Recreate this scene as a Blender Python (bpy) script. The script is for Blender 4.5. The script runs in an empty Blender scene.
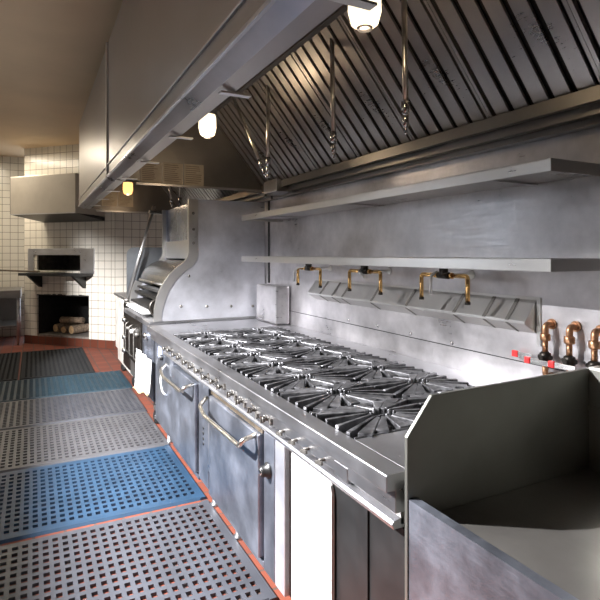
import bpy, bmesh, math, random
from mathutils import Vector, Matrix
random.seed(7)
PI = math.pi
C = bpy.context.scene.collection
scene = bpy.context.scene

# ------------------------------------------------------------------ camera
TH = math.atan(266.4 / 520)
cam = bpy.data.cameras.new('camera')
cam.sensor_width = 36
cam.lens = 36 * 520 / 600
cam.shift_y = -45.5 / 600
cam.clip_start = 0.05
co = bpy.data.objects.new('camera', cam)
co.location = (0, 0, 1.5)
co.rotation_euler = (PI / 2, 0, -TH)
C.objects.link(co)
scene.camera = co

# ------------------------------------------------------------------ world, light, exposure
w = bpy.data.worlds.new('world')
scene.world = w
w.use_nodes = True
bgn = w.node_tree.nodes['Background']
bgn.inputs[0].default_value = (0.80, 0.88, 1.0, 1)
bgn.inputs[1].default_value = 2.5


def light(name, typ, loc, energy, col, target=None, **kw):
    l = bpy.data.lights.new(name, typ)
    l.energy = energy
    l.color = col
    for k, v in kw.items():
        setattr(l, k, v)
    o = bpy.data.objects.new(name, l)
    o.location = loc
    if target:
        o.rotation_euler = (Vector(target) - Vector(loc)).to_track_quat('-Z', 'Y').to_euler()
    C.objects.link(o)
    return o


# hard low key spot behind an added clerestory opening in the left wall
light('key_spot', 'SPOT', (-1.8, 2.9, 2.85), 4200, (0.985, 0.975, 1.0), (1.2, 3.6, 1.0),
      spot_size=math.radians(150), spot_blend=0.1, shadow_soft_size=0.035)
pt = light('sky_portal', 'AREA', (-1.61, 5.2, 1.775), 1, (1, 1, 1), (0, 5.2, 1.775), shape='RECTANGLE', size=1.8, size_y=.85)  # portal samples sky fill through the added second opening
pt.data.cycles.is_portal = True
# unseen fill lamps added above the aisle
for lx, ly, e, lc in ((-0.75, 2.6, .6, (.86, .93, 1.0)), (-0.75, 5.2, .8, (.88, .94, 1.0)), (-0.75, 9.3, 50, (1.0, .88, .70))):
    light('fill_light', 'AREA', (lx, ly, 3.2), e, lc, (lx, ly, 0),
          shape='RECTANGLE', size=0.28, size_y=1.15)
scene.view_settings.view_transform = 'Standard'
scene.view_settings.look = 'None'
scene.view_settings.gamma = 1
scene.view_settings.exposure = 0.0
scene.view_settings.use_curve_mapping = False


# ------------------------------------------------------------------ materials
def newmat(name):
    m = bpy.data.materials.new(name)
    m.use_nodes = True
    nt = m.node_tree
    return m, nt, nt.nodes['Principled BSDF']


def N(nt, t, **kw):
    n = nt.nodes.new(t)
    for k, v in kw.items():
        setattr(n, k, v)
    return n


def simple(name, col, rough=0.5, metal=0.0, var=0.12, scale=12.0, bump=0.0):
    m, nt, b = newmat(name)
    tc = N(nt, 'ShaderNodeTexCoord')
    no = N(nt, 'ShaderNodeTexNoise')
    no.inputs['Scale'].default_value = scale
    no.inputs['Detail'].default_value = 5
    nt.links.new(tc.outputs['Object'], no.inputs['Vector'])
    r = N(nt, 'ShaderNodeValToRGB')
    r.color_ramp.elements[0].position = 0.3
    r.color_ramp.elements[1].position = 0.7
    r.color_ramp.elements[0].color = tuple(max(0, x * (1 - var)) for x in col) + (1,)
    r.color_ramp.elements[1].color = tuple(min(1, x * (1 + var)) for x in col) + (1,)
    nt.links.new(no.outputs['Fac'], r.inputs[0])
    nt.links.new(r.outputs[0], b.inputs['Base Color'])
    b.inputs['Roughness'].default_value = rough
    b.inputs['Metallic'].default_value = metal
    if bump:
        bp = N(nt, 'ShaderNodeBump')
        bp.inputs['Strength'].default_value = bump
        bp.inputs['Distance'].default_value = 0.004
        nt.links.new(no.outputs['Fac'], bp.inputs['Height'])
        nt.links.new(bp.outputs[0], b.inputs['Normal'])
    return m


def steel(name, col=(0.62, 0.62, 0.63), r0=0.22, r1=0.42, stretch=(3, 60, 3), smudge=2.2, bump=0.12, dirt=None, wave=0.0, metal=0.82, con=0.78):
    """brushed stainless steel with wiped smudges; stretch = noise scale along x, y, z"""
    m, nt, b = newmat(name)
    tc = N(nt, 'ShaderNodeTexCoord')
    mp = N(nt, 'ShaderNodeMapping')
    mp.inputs['Scale'].default_value = stretch
    nt.links.new(tc.outputs['Object'], mp.inputs[0])
    fine = N(nt, 'ShaderNodeTexNoise')
    fine.inputs['Scale'].default_value = 6
    fine.inputs['Detail'].default_value = 4
    nt.links.new(mp.outputs[0], fine.inputs['Vector'])
    sm = N(nt, 'ShaderNodeTexNoise')
    sm.inputs['Scale'].default_value = smudge
    sm.inputs['Detail'].default_value = 6
    sm.inputs['Roughness'].default_value = 0.62
    nt.links.new(tc.outputs['Object'], sm.inputs['Vector'])
    mx = N(nt, 'ShaderNodeMath', operation='MULTIPLY_ADD')
    nt.links.new(fine.outputs['Fac'], mx.inputs[0])
    mx.inputs[1].default_value = 0.35
    nt.links.new(sm.outputs['Fac'], mx.inputs[2])
    rr = N(nt, 'ShaderNodeMapRange')
    rr.inputs['From Min'].default_value = 0.4
    rr.inputs['From Max'].default_value = 0.9
    rr.inputs['To Min'].default_value = r0
    rr.inputs['To Max'].default_value = r1
    nt.links.new(mx.outputs[0], rr.inputs[0])
    nt.links.new(rr.outputs[0], b.inputs['Roughness'])
    cr = N(nt, 'ShaderNodeValToRGB')
    cr.color_ramp.elements[0].position = 0.3
    cr.color_ramp.elements[1].position = 0.72
    lo = dirt if dirt else tuple(x * con for x in col)
    cr.color_ramp.elements[0].color = tuple(lo) + (1,)
    cr.color_ramp.elements[1].color = tuple(min(1, x * 1.1) for x in col) + (1,)
    nt.links.new(sm.outputs['Fac'], cr.inputs[0])
    nt.links.new(cr.outputs[0], b.inputs['Base Color'])
    b.inputs['Metallic'].default_value = metal
    bp = N(nt, 'ShaderNodeBump')
    bp.inputs['Strength'].default_value = bump
    bp.inputs['Distance'].default_value = 0.001
    nt.links.new(fine.outputs['Fac'], bp.inputs['Height'])
    if wave:
        b2 = N(nt, 'ShaderNodeBump')
        b2.inputs['Strength'].default_value = wave
        b2.inputs['Distance'].default_value = 0.02
        nt.links.new(sm.outputs['Fac'], b2.inputs['Height'])
        nt.links.new(bp.outputs[0], b2.inputs['Normal'])
        nt.links.new(b2.outputs[0], b.inputs['Normal'])
    else:
        nt.links.new(bp.outputs[0], b.inputs['Normal'])
    return m


def tiles(name, col, grout, size, axes='xz', rough=0.25, mortar=0.02, var=0.06, bumpd=0.003):
    m, nt, b = newmat(name)
    tc = N(nt, 'ShaderNodeTexCoord')
    sp = N(nt, 'ShaderNodeSeparateXYZ')
    cb = N(nt, 'ShaderNodeCombineXYZ')
    nt.links.new(tc.outputs['Object'], sp.inputs[0])
    nt.links.new(sp.outputs[axes[0].upper()], cb.inputs[0])
    nt.links.new(sp.outputs[axes[1].upper()], cb.inputs[1])
    br = N(nt, 'ShaderNodeTexBrick')
    br.offset = 0
    br.squash = 1
    br.inputs['Scale'].default_value = 1.0
    br.inputs['Brick Width'].default_value = size
    br.inputs['Row Height'].default_value = size
    br.inputs['Mortar Size'].default_value = mortar * size
    br.inputs['Mortar Smooth'].default_value = 0.2
    br.inputs['Color1'].default_value = tuple(min(1, x * (1 + var)) for x in col) + (1,)
    br.inputs['Color2'].default_value = tuple(x * (1 - var) for x in col) + (1,)
    br.inputs['Mortar'].default_value = tuple(grout) + (1,)
    nt.links.new(cb.outputs[0], br.inputs['Vector'])
    nt.links.new(br.outputs['Color'], b.inputs['Base Color'])
    b.inputs['Roughness'].default_value = rough
    bp = N(nt, 'ShaderNodeBump')
    bp.inputs['Strength'].default_value = 0.6
    bp.inputs['Distance'].default_value = bumpd
    bp.invert = True
    nt.links.new(br.outputs['Fac'], bp.inputs['Height'])
    nt.links.new(bp.outputs[0], b.inputs['Normal'])
    return m


def emis(name, col, s):
    m, nt, b = newmat(name)
    b.inputs['Base Color'].default_value = tuple(col) + (1,)
    b.inputs['Emission Color'].default_value = tuple(col) + (1,)
    b.inputs['Emission Strength'].default_value = s
    b.inputs['Roughness'].default_value = 0.2
    return m


M = {}
M['wallsteel'] = steel('stainless_wall', (0.78, 0.755, 0.765), 0.22, 0.50, (1, 1, 20), 2.0, 0.03, wave=0.22, metal=0.86, con=0.45)  # strong blotches: smudges plus bright reflections put into the colour
M['steel'] = steel('stainless', (0.60, 0.60, 0.62), 0.24, 0.42, (12, .5, 12), 3.0, 0.02, metal=.97)
M['steelp'] = steel('stainless_panel', (0.74, 0.75, 0.80), 0.26, 0.48, (1, 1, 20), 2.4, 0.03, metal=0.78, con=0.6, wave=0.08)
M['steelfront'] = steel('stainless_front', (0.38, 0.41, 0.48), 0.27, 0.5, (3, 3, 40), 4.5, 0.12, wave=0.10, metal=0.93, con=0.5)
M['steeldark'] = steel('greasy_steel', (0.27, 0.255, 0.235), 0.26, 0.44, (12, .5, 12), 2.5, 0.03)
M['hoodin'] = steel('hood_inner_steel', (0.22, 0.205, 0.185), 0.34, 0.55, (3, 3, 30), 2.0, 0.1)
M['hoodout'] = steel('hood_outer_steel', (0.42, 0.40, 0.38), 0.26, 0.40, (40, 40, 2), 1.2, 0.08, wave=0.05)
M['shelf'] = steel('shelf_steel', (0.70, 0.69, 0.67), 0.24, 0.36, (12, .4, 12), 1.6, 0.015, metal=.93, con=.88)
M['chrome'] = simple('chrome', (0.75, 0.74, 0.72), 0.16, 1.0, 0.05, 8)
M['handle'] = simple('worn_handle_steel', (0.78, 0.74, 0.66), 0.28, 1.0, 0.12, 25)
M['greasy'] = simple('greasy_fitting', (0.17, 0.16, 0.145), 0.5, 0.8, 0.6, 60, 0.4)
M['filter'] = steel('filter_steel', (0.45, 0.43, 0.41), 0.25, 0.42, (30, 3, 30), 2.0, 0.08)
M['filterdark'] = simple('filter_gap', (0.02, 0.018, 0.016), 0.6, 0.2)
M['iron'] = steel('cast_iron', (0.27, 0.27, 0.28), 0.28, 0.55, (30, 30, 30), 22.0, 0.3, dirt=(0.03, 0.03, 0.033))
M['ironb'] = simple('burnt_iron', (0.012, 0.011, 0.010), 0.6, 0.0, 0.5, 40, 0.5)
M['pan'] = simple('greasy_drip_pan', (0.02, 0.019, 0.017), 0.4, 0.3, 0.6, 18, 0.4)
M['black'] = simple('black_enamel', (0.012, 0.012, 0.012), 0.4, 0.0, 0.3)
M['soot'] = simple('sooty_brick', (0.012, 0.011, 0.010), 0.9, 0.0, 0.5, 20, 0.5)
M['rubber'] = simple('black_rubber', (0.018, 0.018, 0.018), 0.55, 0.0, 0.3)
M['white'] = simple('white_enamel', (0.82, 0.8, 0.76), 0.35, 0.0, 0.06, 6)
M['dirtywhite'] = simple('grimy_white_enamel', (0.62, 0.59, 0.53), 0.4, 0.0, 0.3, 7)
M['cloth'] = simple('white_cotton', (0.86, 0.84, 0.8), 0.95, 0.0, 0.04, 30, 0.3)
M['tan'] = simple('tan_hem', (0.52, 0.36, 0.2), 0.8, 0.0, 0.1, 30)
M['brass'] = simple('brass', (0.72, 0.44, 0.17), 0.24, 1.0, 0.15, 30)
M['copper'] = simple('aged_copper', (0.50, 0.27, 0.15), 0.38, 0.9, 0.35, 45, 0.2)
M['darkmetal'] = simple('dark_valve_metal', (0.04, 0.035, 0.03), 0.4, 0.8, 0.4, 30)
M['red'] = simple('red_plastic', (0.70, 0.03, 0.03), 0.35)
M['paper'] = simple('yellowed_paper', (0.42, 0.36, 0.26), 0.8, 0.0, 0.12, 10)
M['ink'] = simple('faded_ink', (0.18, 0.14, 0.10), 0.8)
M['bark'] = simple('log_bark', (0.26, 0.19, 0.13), 0.9, 0.0, 0.5, 30, 0.8)
M['wood'] = simple('cut_wood', (0.62, 0.42, 0.22), 0.8, 0.0, 0.25, 25)
M['peelwood'] = simple('peel_wood', (0.12, 0.09, 0.06), 0.6, 0.0, 0.3, 15)
M['ceil'] = simple('tan_painted_ceiling', (0.62, 0.47, 0.30), 0.55, 0.0, 0.06, 1.5)
M['plasterdark'] = simple('dark_painted_wall', (0.12, 0.115, 0.10), 0.7, 0.0, 0.04, 2)
M['plaster'] = simple('painted_wall', (0.33, 0.31, 0.28), 0.7, 0.0, 0.04, 2)
M['quarry'] = tiles('quarry_tile_floor', (0.17, 0.04, 0.02), (0.08, 0.045, 0.035), 0.152, 'xy', 0.8, 0.05, 0.18)
M['quarrybase'] = tiles('quarry_tile_base', (0.12, 0.035, 0.02), (0.06, 0.045, 0.035), 0.152, 'xz', 0.4, 0.05, 0.15)
M['walltile'] = tiles('white_wall_tile', (0.66, 0.62, 0.54), (0.20, 0.18, 0.14), 0.127, 'xz', 0.22, 0.032, 0.03)
M['jar'] = emis('lamp_glass', (1.0, 0.84, 0.58), 2.2)
M['jarwarm'] = emis('warm_lamp_glass', (1.0, 0.50, 0.16), 2.2)
M['mat_blue'] = simple('blue_rubber', (0.017, 0.045, 0.085), 0.5, 0, 0.2, 6)
M['mat_grey'] = simple('grey_rubber', (0.075, 0.075, 0.08), 0.42, 0, 0.15, 6)
M['mat_slate'] = simple('slate_rubber', (0.055, 0.058, 0.068), 0.42, 0, 0.15, 6)
M['mat_teal'] = simple('teal_rubber', (0.011, 0.034, 0.05), 0.6, 0, 0.2, 6)
M['mat_black'] = simple('black_mat_rubber', (0.006, 0.007, 0.008), 0.95, 0, 0.2, 6)


# ------------------------------------------------------------------ geometry helpers
class MB:
    def __init__(s):
        s.bm = bmesh.new()

    def box(s, x0, x1, y0, y1, z0, z1, mat=None):
        vs = [s.bm.verts.new(v) for v in ((x0, y0, z0), (x1, y0, z0), (x1, y1, z0), (x0, y1, z0),
                                         (x0, y0, z1), (x1, y0, z1), (x1, y1, z1), (x0, y1, z1))]
        if mat is not None:
            for v in vs:
                v.co = mat @ v.co
        for f in ((0, 3, 2, 1), (4, 5, 6, 7), (0, 1, 5, 4), (1, 2, 6, 5), (2, 3, 7, 6), (3, 0, 4, 7)):
            s.bm.faces.new([vs[i] for i in f])
        return s

    def obox(s, p, q, wd, ht, up=(0, 0, 1), w2=None):
        """bar from p to q, width wd, height ht hanging below the line; w2 = width at q"""
        p, q = Vector(p), Vector(q)
        d = (q - p).normalized()
        sd = d.cross(Vector(up)).normalized()
        u = sd.cross(d).normalized()
        w2 = wd if w2 is None else w2
        vs = []
        for pt, ww in ((p, wd), (q, w2)):
            for a, b in ((-1, -1), (1, -1), (1, 0), (-1, 0)):
                vs.append(s.bm.verts.new(pt + sd * a * ww / 2 + u * b * ht))
        for f in ((0, 1, 2, 3), (7, 6, 5, 4), (0, 4, 5, 1), (1, 5, 6, 2), (2, 6, 7, 3), (3, 7, 4, 0)):
            s.bm.faces.new([vs[i] for i in f])
        return s

    def cyl(s, p, q, r, r2=None, n=16, cap=True):
        p, q = Vector(p), Vector(q)
        r2 = r if r2 is None else r2
        d = (q - p).normalized()
        a = d.orthogonal().normalized()
        b = d.cross(a)
        R1, R2 = [], []
        for i in range(n):
            t = 2 * PI * i / n
            o = a * math.cos(t) + b * math.sin(t)
            R1.append(s.bm.verts.new(p + o * r))
            R2.append(s.bm.verts.new(q + o * r2))
        for i in range(n):
            f = s.bm.faces.new((R1[i], R1[(i + 1) % n], R2[(i + 1) % n], R2[i]))
            f.smooth = True
        if cap:
            s.bm.faces.new(R1[::-1])
            s.bm.faces.new(R2)
        return s

    def tube(s, pts, r, n=10, bend=0.0, seg=5):
        """round tube through pts with rounded corners of radius bend"""
        P = [Vector(p) for p in pts]
        if bend:
            Q = [P[0]]
            for i in range(1, len(P) - 1):
                a, b, c = P[i - 1], P[i], P[i + 1]
                l = min(bend, (a - b).length * .49, (c - b).length * .49)
                p0 = b + (a - b).normalized() * l
                p1 = b + (c - b).normalized() * l
                for k in range(seg + 1):
                    t = k / seg
                    Q.append(p0 * (1 - t) ** 2 + b * 2 * t * (1 - t) + p1 * t ** 2)
            Q.append(P[-1])
            P = Q
        rings = []
        d0 = (P[1] - P[0]).normalized()
        a = d0.orthogonal().normalized()
        for i, p in enumerate(P):
            if i == 0:
                d = d0
            elif i == len(P) - 1:
                d = (P[i] - P[i - 1]).normalized()
            else:
                d = ((P[i + 1] - p).normalized() + (p - P[i - 1]).normalized()).normalized()
            a = (a - d * a.dot(d)).normalized()
            b = d.cross(a)
            rings.append([s.bm.verts.new(p + (a * math.cos(2 * PI * k / n) + b * math.sin(2 * PI * k / n)) * r) for k in range(n)])
        for i in range(len(rings) - 1):
            for k in range(n):
                f = s.bm.faces.new((rings[i][k], rings[i][(k + 1) % n], rings[i + 1][(k + 1) % n], rings[i + 1][k]))
                f.smooth = True
        s.bm.faces.new(rings[0][::-1])
        s.bm.faces.new(rings[-1])
        return s

    def lathe(s, prof, origin=(0, 0, 0), axis=(0, 0, 1), n=20):
        """prof = [(r, h)...] turned about axis"""
        o = Vector(origin)
        d = Vector(axis).normalized()
        a = d.orthogonal().normalized()
        b = d.cross(a)
        rings = []
        for r, h in prof:
            r = max(r, 0.0004)
            rings.append([s.bm.verts.new(o + d * h + (a * math.cos(2 * PI * k / n) + b * math.sin(2 * PI * k / n)) * r) for k in range(n)])
        for i in range(len(rings) - 1):
            for k in range(n):
                f = s.bm.faces.new((rings[i][k], rings[i][(k + 1) % n], rings[i + 1][(k + 1) % n], rings[i + 1][k]))
                f.smooth = True
        s.bm.faces.new(rings[0][::-1])
        s.bm.faces.new(rings[-1])
        return s

    def prism(s, poly, y0, y1, axis='y'):
        """closed polygon poly extruded; axis 'y': poly in (x,z); 'x': (y,z); 'z': (x,y)"""
        def P(a, b, t):
            return {'y': (a, t, b), 'x': (t, a, b), 'z': (a, b, t)}[axis]
        v0 = [s.bm.verts.new(P(a, b, y0)) for a, b in poly]
        v1 = [s.bm.verts.new(P(a, b, y1)) for a, b in poly]
        n = len(poly)
        for i in range(n):
            s.bm.faces.new((v0[i], v0[(i + 1) % n], v1[(i + 1) % n], v1[i]))
        s.bm.faces.new(v0[::-1])
        s.bm.faces.new(v1)
        return s

    def sheet(s, path, y0, y1, th, axis='y'):
        """open path of (x,z) given thickness th to its left, extruded"""
        n = len(path)
        off = []
        for i in range(n):
            a = Vector(path[max(0, i - 1)])
            b = Vector(path[min(n - 1, i + 1)])
            d = (b - a).normalized()
            off.append((path[i][0] - d.y * th, path[i][1] + d.x * th))
        for i in range(n - 1):
            s.prism([path[i], path[i + 1], off[i + 1], off[i]], y0, y1, axis)
        return s

    def build(s, name, mat, parent=None, bevel=0.0, smooth=False, loc=None):
        bmesh.ops.recalc_face_normals(s.bm, faces=s.bm.faces)
        me = bpy.data.meshes.new(name)
        if smooth:
            for f in s.bm.faces:
                f.smooth = True
        s.bm.to_mesh(me)
        s.bm.free()
        o = bpy.data.objects.new(name, me)
        me.materials.append(M[mat] if isinstance(mat, str) else mat)
        C.objects.link(o)
        if parent:
            o.parent = parent
        if loc:
            o.location = loc
        if bevel:
            md = o.modifiers.new('bevel', 'BEVEL')
            md.width = bevel
            md.segments = 2
            md.limit_method = 'ANGLE'
            md.angle_limit = 0.6
        return o


def tag(o, label, cat, group=None):
    o['label'] = label
    o['category'] = cat
    if group:
        o['group'] = group
    return o


def thing(name, label, cat, loc=(0, 0, 0), rz=0, group=None):
    o = bpy.data.objects.new(name, None)
    o.empty_display_size = 0.1
    o.location = loc
    o.rotation_euler = (0, 0, rz)
    C.objects.link(o)
    return tag(o, label, cat, group)


def struct(o):
    o['kind'] = 'structure'
    return o


def copy_tree(o, parent=None, loc=None, label=None):
    c = o.copy()
    C.objects.link(c)
    if parent:
        c.parent = parent
    if loc is not None:
        c.location = loc
    if label:
        c['label'] = label
    for ch in list(o.children):
        copy_tree(ch, c)
    return c


# ================================================================== SETTING
XW = 1.93            # face of the stainless wall
CZ = 3.29            # ceiling height
A = Vector((-0.14, 9.96, 0))      # corner oven face runs from A to B
B = Vector((1.14, 8.63, 0))
struct(MB().box(-1.6, 2.1, -2.1, 11.1, -0.1, 0.0).build('floor', 'quarry'))
struct(MB().box(-1.6, 2.1, -2.1, 11.1, CZ, CZ + 0.1).build('ceiling', 'ceil'))
# left wall with two added openings, for key spot and sky fill
WY0, WY1, WZ0, WZ1 = 2.45, 3.68, 2.41, 2.745
VY0, VY1, VZ0, VZ1 = 4.3, 6.1, 1.35, 2.2
struct(MB().box(-1.6, -1.5, -2.0, WY0, 0, CZ).box(-1.6, -1.5, WY1, VY0, 0, CZ).box(-1.6, -1.5, VY1, 11.0, 0, CZ)
       .box(-1.6, -1.5, WY0, WY1, 0, WZ0).box(-1.6, -1.5, WY0, WY1, WZ1, CZ)
       .box(-1.6, -1.5, VY0, VY1, 0, VZ0).box(-1.6, -1.5, VY0, VY1, VZ1, CZ).build('wall_left', 'plaster'))
struct(MB().box(-1.6, 2.1, -2.1, -2.0, 0, CZ).build('wall_near', 'plasterdark'))
struct(MB().box(XW, 2.05, -2.0, 11.0, 0, CZ).build('wall_right', 'wallsteel'))
struct(MB().box(-1.6, 0.0, 10.9, 11.0, 0, CZ).box(B.x, XW, B.y, B.y + .1, 0.15, CZ).build('wall_far', 'walltile'))
struct(MB().box(B.x, XW, B.y - .012, B.y, 0, 0.15).build('baseboard_far', 'quarrybase'))
# backsplash sheets fixed over the wall behind the range, seam at 1.025
struct(MB().box(XW - .003, XW - .0005, 1.0, 4.3, 0.9, 1.022).build('trim_1', 'wallsteel'))
struct(MB().box(XW - .0035, XW - .0005, 1.0, 4.3, 1.0225, 1.0265).build('trim_3', 'black'))
struct(MB().box(XW - .009, XW - .0005, 4.375, 4.40, 1.24, 1.99).build('trim_2', 'black'))
for i, (yy, zz) in enumerate(((3.03, 1.05), (2.69, 1.05), (2.37, 1.045), (2.04, 1.042))):
    tag(MB().lathe([(0.011, 0), (0.011, 0.002), (0.007, 0.006), (0.0, 0.007)], (XW, yy, zz), (-1, 0, 0), 12)
        .build('wall_bolt', 'chrome'),
        'round-headed steel bolt in the wall above the burners, ' +
        ['leftmost', 'second from the left', 'third from the left', 'rightmost'][i] + ' of the four', 'bolt', 'bolts along the backsplash seam')

# ================================================================== CORNER PIZZA OVEN
od = (B - A)
OL = od.length
oang = math.atan2(od.y, od.x)
oven = thing('pizza_oven', 'white-tiled built-in pizza oven in the far corner with a fireplace opening below', 'oven', A, oang)
# local frame: x along the face (A->B), y away from the camera
fx0, fx1, fz0, fz1 = 0.275, 1.345, 0.14, 0.83
ox0, ox1, oz0, oz1 = 0.22, 1.186, 1.235, 1.49
b = MB()
dp = 0.03
b.box(0, fx0, 0, dp, 0.14, CZ).box(fx1 + 0.0, OL, 0, dp, 0.14, CZ)
b.box(fx0, fx1, 0, dp, fz1, oz0).box(fx0, fx1, 0, dp, oz1, CZ)
b.box(ox1, fx1, 0, dp, oz0, oz1)
b.build('tiled_face', 'walltile', oven)
MB().box(0, fx0, 0, dp, 0, 0.139).box(fx1, OL, 0, dp, 0, 0.139).box(fx0, fx1, 0, dp, 0, 0.137).build('tile_base', 'quarrybase', oven)
# fire chamber and baking chamber
b = MB()
b.box(fx0 - .02, fx0, dp, .75, fz0 - .03, fz1 + .05).box(fx1, fx1 + .02, dp, .75, fz0 - .03, fz1 + .05)
b.box(fx0, fx1, .73, .75, fz0 - .03, fz1 + .05).box(fx0, fx1, dp, .73, fz1 + .03, fz1 + .05)
b.build('fire_chamber', 'soot', oven)
MB().box(fx0, fx1, 0.01, .73, fz0 - .03, fz0 + .03).build('hearth', simple('ash_grey_hearth', (0.16, 0.14, 0.12), 0.9, 0, .4, 15, .3), oven)
b = MB()
b.box(ox0 - .02, ox0, dp, .8, oz0 - .02, oz1 + .02).box(ox1 + .001, ox1 + .02, dp, .8, oz0 - .02, oz1 + .02)
b.box(ox0, ox1, .78, .8, oz0 - .02, oz1 + .02).box(ox0, ox1, dp, .78, oz0 - .03, oz0).box(ox0, ox1, dp, .78, oz1, oz1 + .02)
b.build('baking_chamber', simple('smoked_brick', (.11, .09, .07), .8, 0, .4, 14, .3), oven)
b = MB()
# steel frame round the oven mouth, wide on the right
b.box(0.095, ox0, -.02, 0.0, 1.19, 1.60).box(ox1, 1.46, -.02, 0.0, 1.19, 1.60)
b.box(ox0, ox1, -.02, 0, oz1, 1.60)
b.build('oven_mouth_frame', 'steel', oven, .003)
# landing shelf with brackets
s_ = MB()
s_.box(.19, 1.44, -.30, -.02, 1.155, 1.20)
s_.build('landing_shelf', 'black', oven, .004)
for bx in (.34, 1.24):
    MB().prism([(-.28, 1.155), (0, 1.155), (0, .96), (-.03, .96)], bx, bx + .05, 'x').build('shelf_bracket', 'black', oven)
# sooty ragged lintel
b = MB()
xx = fx0
while xx < fx1 - .02:
    ww = random.uniform(.03, .12)
    b.box(xx, min(fx1, xx + ww), -.004, 0.02, fz1 - .012, fz1 + random.uniform(.004, .02))
    xx += ww
b.build('lintel_edge', 'soot', oven)
# hood over the oven mouth
HA, HB = .41, 1.66
ohood = thing('oven_hood', 'boxy stainless exhaust hood on the tiled wall above the pizza oven', 'hood', A, oang)
b = MB()
b.box(HA, HB, -.645, -.63, 2.11, 2.70).box(HA, HA + .015, -.63, -.003, 2.11, 2.70).box(HB - .015, HB, -.63, -.003, 2.11, 2.70)
b.box(HA + .015, HB - .015, -.63, -.003, 2.68, 2.70)
b.build('hood_shell', steel('oven_hood_steel', (0.6, 0.56, 0.5), .27, .38, (60, 60, 2), 1.2, .06), ohood, .003)
MB().prism([(-.629, 2.112), (-.004, 2.035), (-.004, 2.09), (-.629, 2.14)], HA + .002, HB - .002, 'x').build('hood_underside', 'black', ohood)
MB().box(HA, HB, -.65, -.645, 2.11, 2.125).build('hood_lip', 'steel', ohood)
# peel resting on the shelf
Rm = Matrix.Translation(A) @ Matrix.Rotation(oang, 4, 'Z')


def oloc(x, y, z):
    return Rm @ Vector((x, y, z))


pl = thing('pizza_peel', 'dark long-handled pizza peel lying across the black oven shelf', 'peel', oloc(.6, -.16, 1.2), oang)
MB().cyl((-1.05, 0, .035), (-.1, 0, .018), .014, n=10).build('handle', 'peelwood', pl)
MB().prism([(-.12, -.02), (.0, -.1), (.32, -.1), (.36, -.06), (.36, .06), (.32, .1), (.0, .1), (-.12, .02)], 0.002, .012, 'z').build('blade', 'steeldark', pl)
# logs
LP = [(.45, .22, 0, 78, .070, .42, 'split log lying lowest at the left of the firewood pile'),
      (.67, .17, 0, 86, .060, .44, 'middle log of the bottom row with a pale round cut end'),
      (.87, .13, 0, 76, .074, .46, 'log at the right of the bottom row with a pale cut end'),
      (.50, .30, .15, 8, .055, .42, 'dark log lying crosswise on top of the bottom row')]
for (lx, ly, lz, ang, r, ln, lab) in LP:
    t = thing('firewood_log', lab, 'log', oloc(lx, ly, fz0 + .032 + lz), oang + math.radians(ang), 'firewood in the fireplace')
    prof = [(r * .96, 0), (r, .01), (r * 1.03, ln * .3), (r * .97, ln * .6), (r, ln - .01), (r * .94, ln)]
    m_ = MB().lathe(prof, (0, 0, r * 1.03), (1, 0, 0), 9)
    m_.build('bark', 'bark', t)
    MB().lathe([(r * .88, -.003), (r * .9, .004)], (0, 0, r * 1.03), (1, 0, 0), 12).build('cut_end', 'wood', t)

# ================================================================== WORKTABLE (far left)
wt = thing('worktable', 'stainless steel worktable at the left beside the tiled oven corner', 'table', (-.69, 10.2, 0))
MB().box(-.5, .5, -.45, .6, .87, .91).box(.485, .5, -.45, .6, .78, .87).box(-.5, .485, -.45, -.435, .78, .87).build('tabletop', 'steeldark', wt, .004)
for sx in (-.46, .46):
    for sy in (-.40, .54):
        MB().cyl((sx, sy, 0.0), (sx, sy, .87), .022, n=12).build('leg', 'steel', wt)
MB().box(-.46, .46, -.40, .54, .30, .325).box(-.46, .46, .50, .52, .325, .865).build('lower_shelf', 'steeldark', wt)

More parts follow.
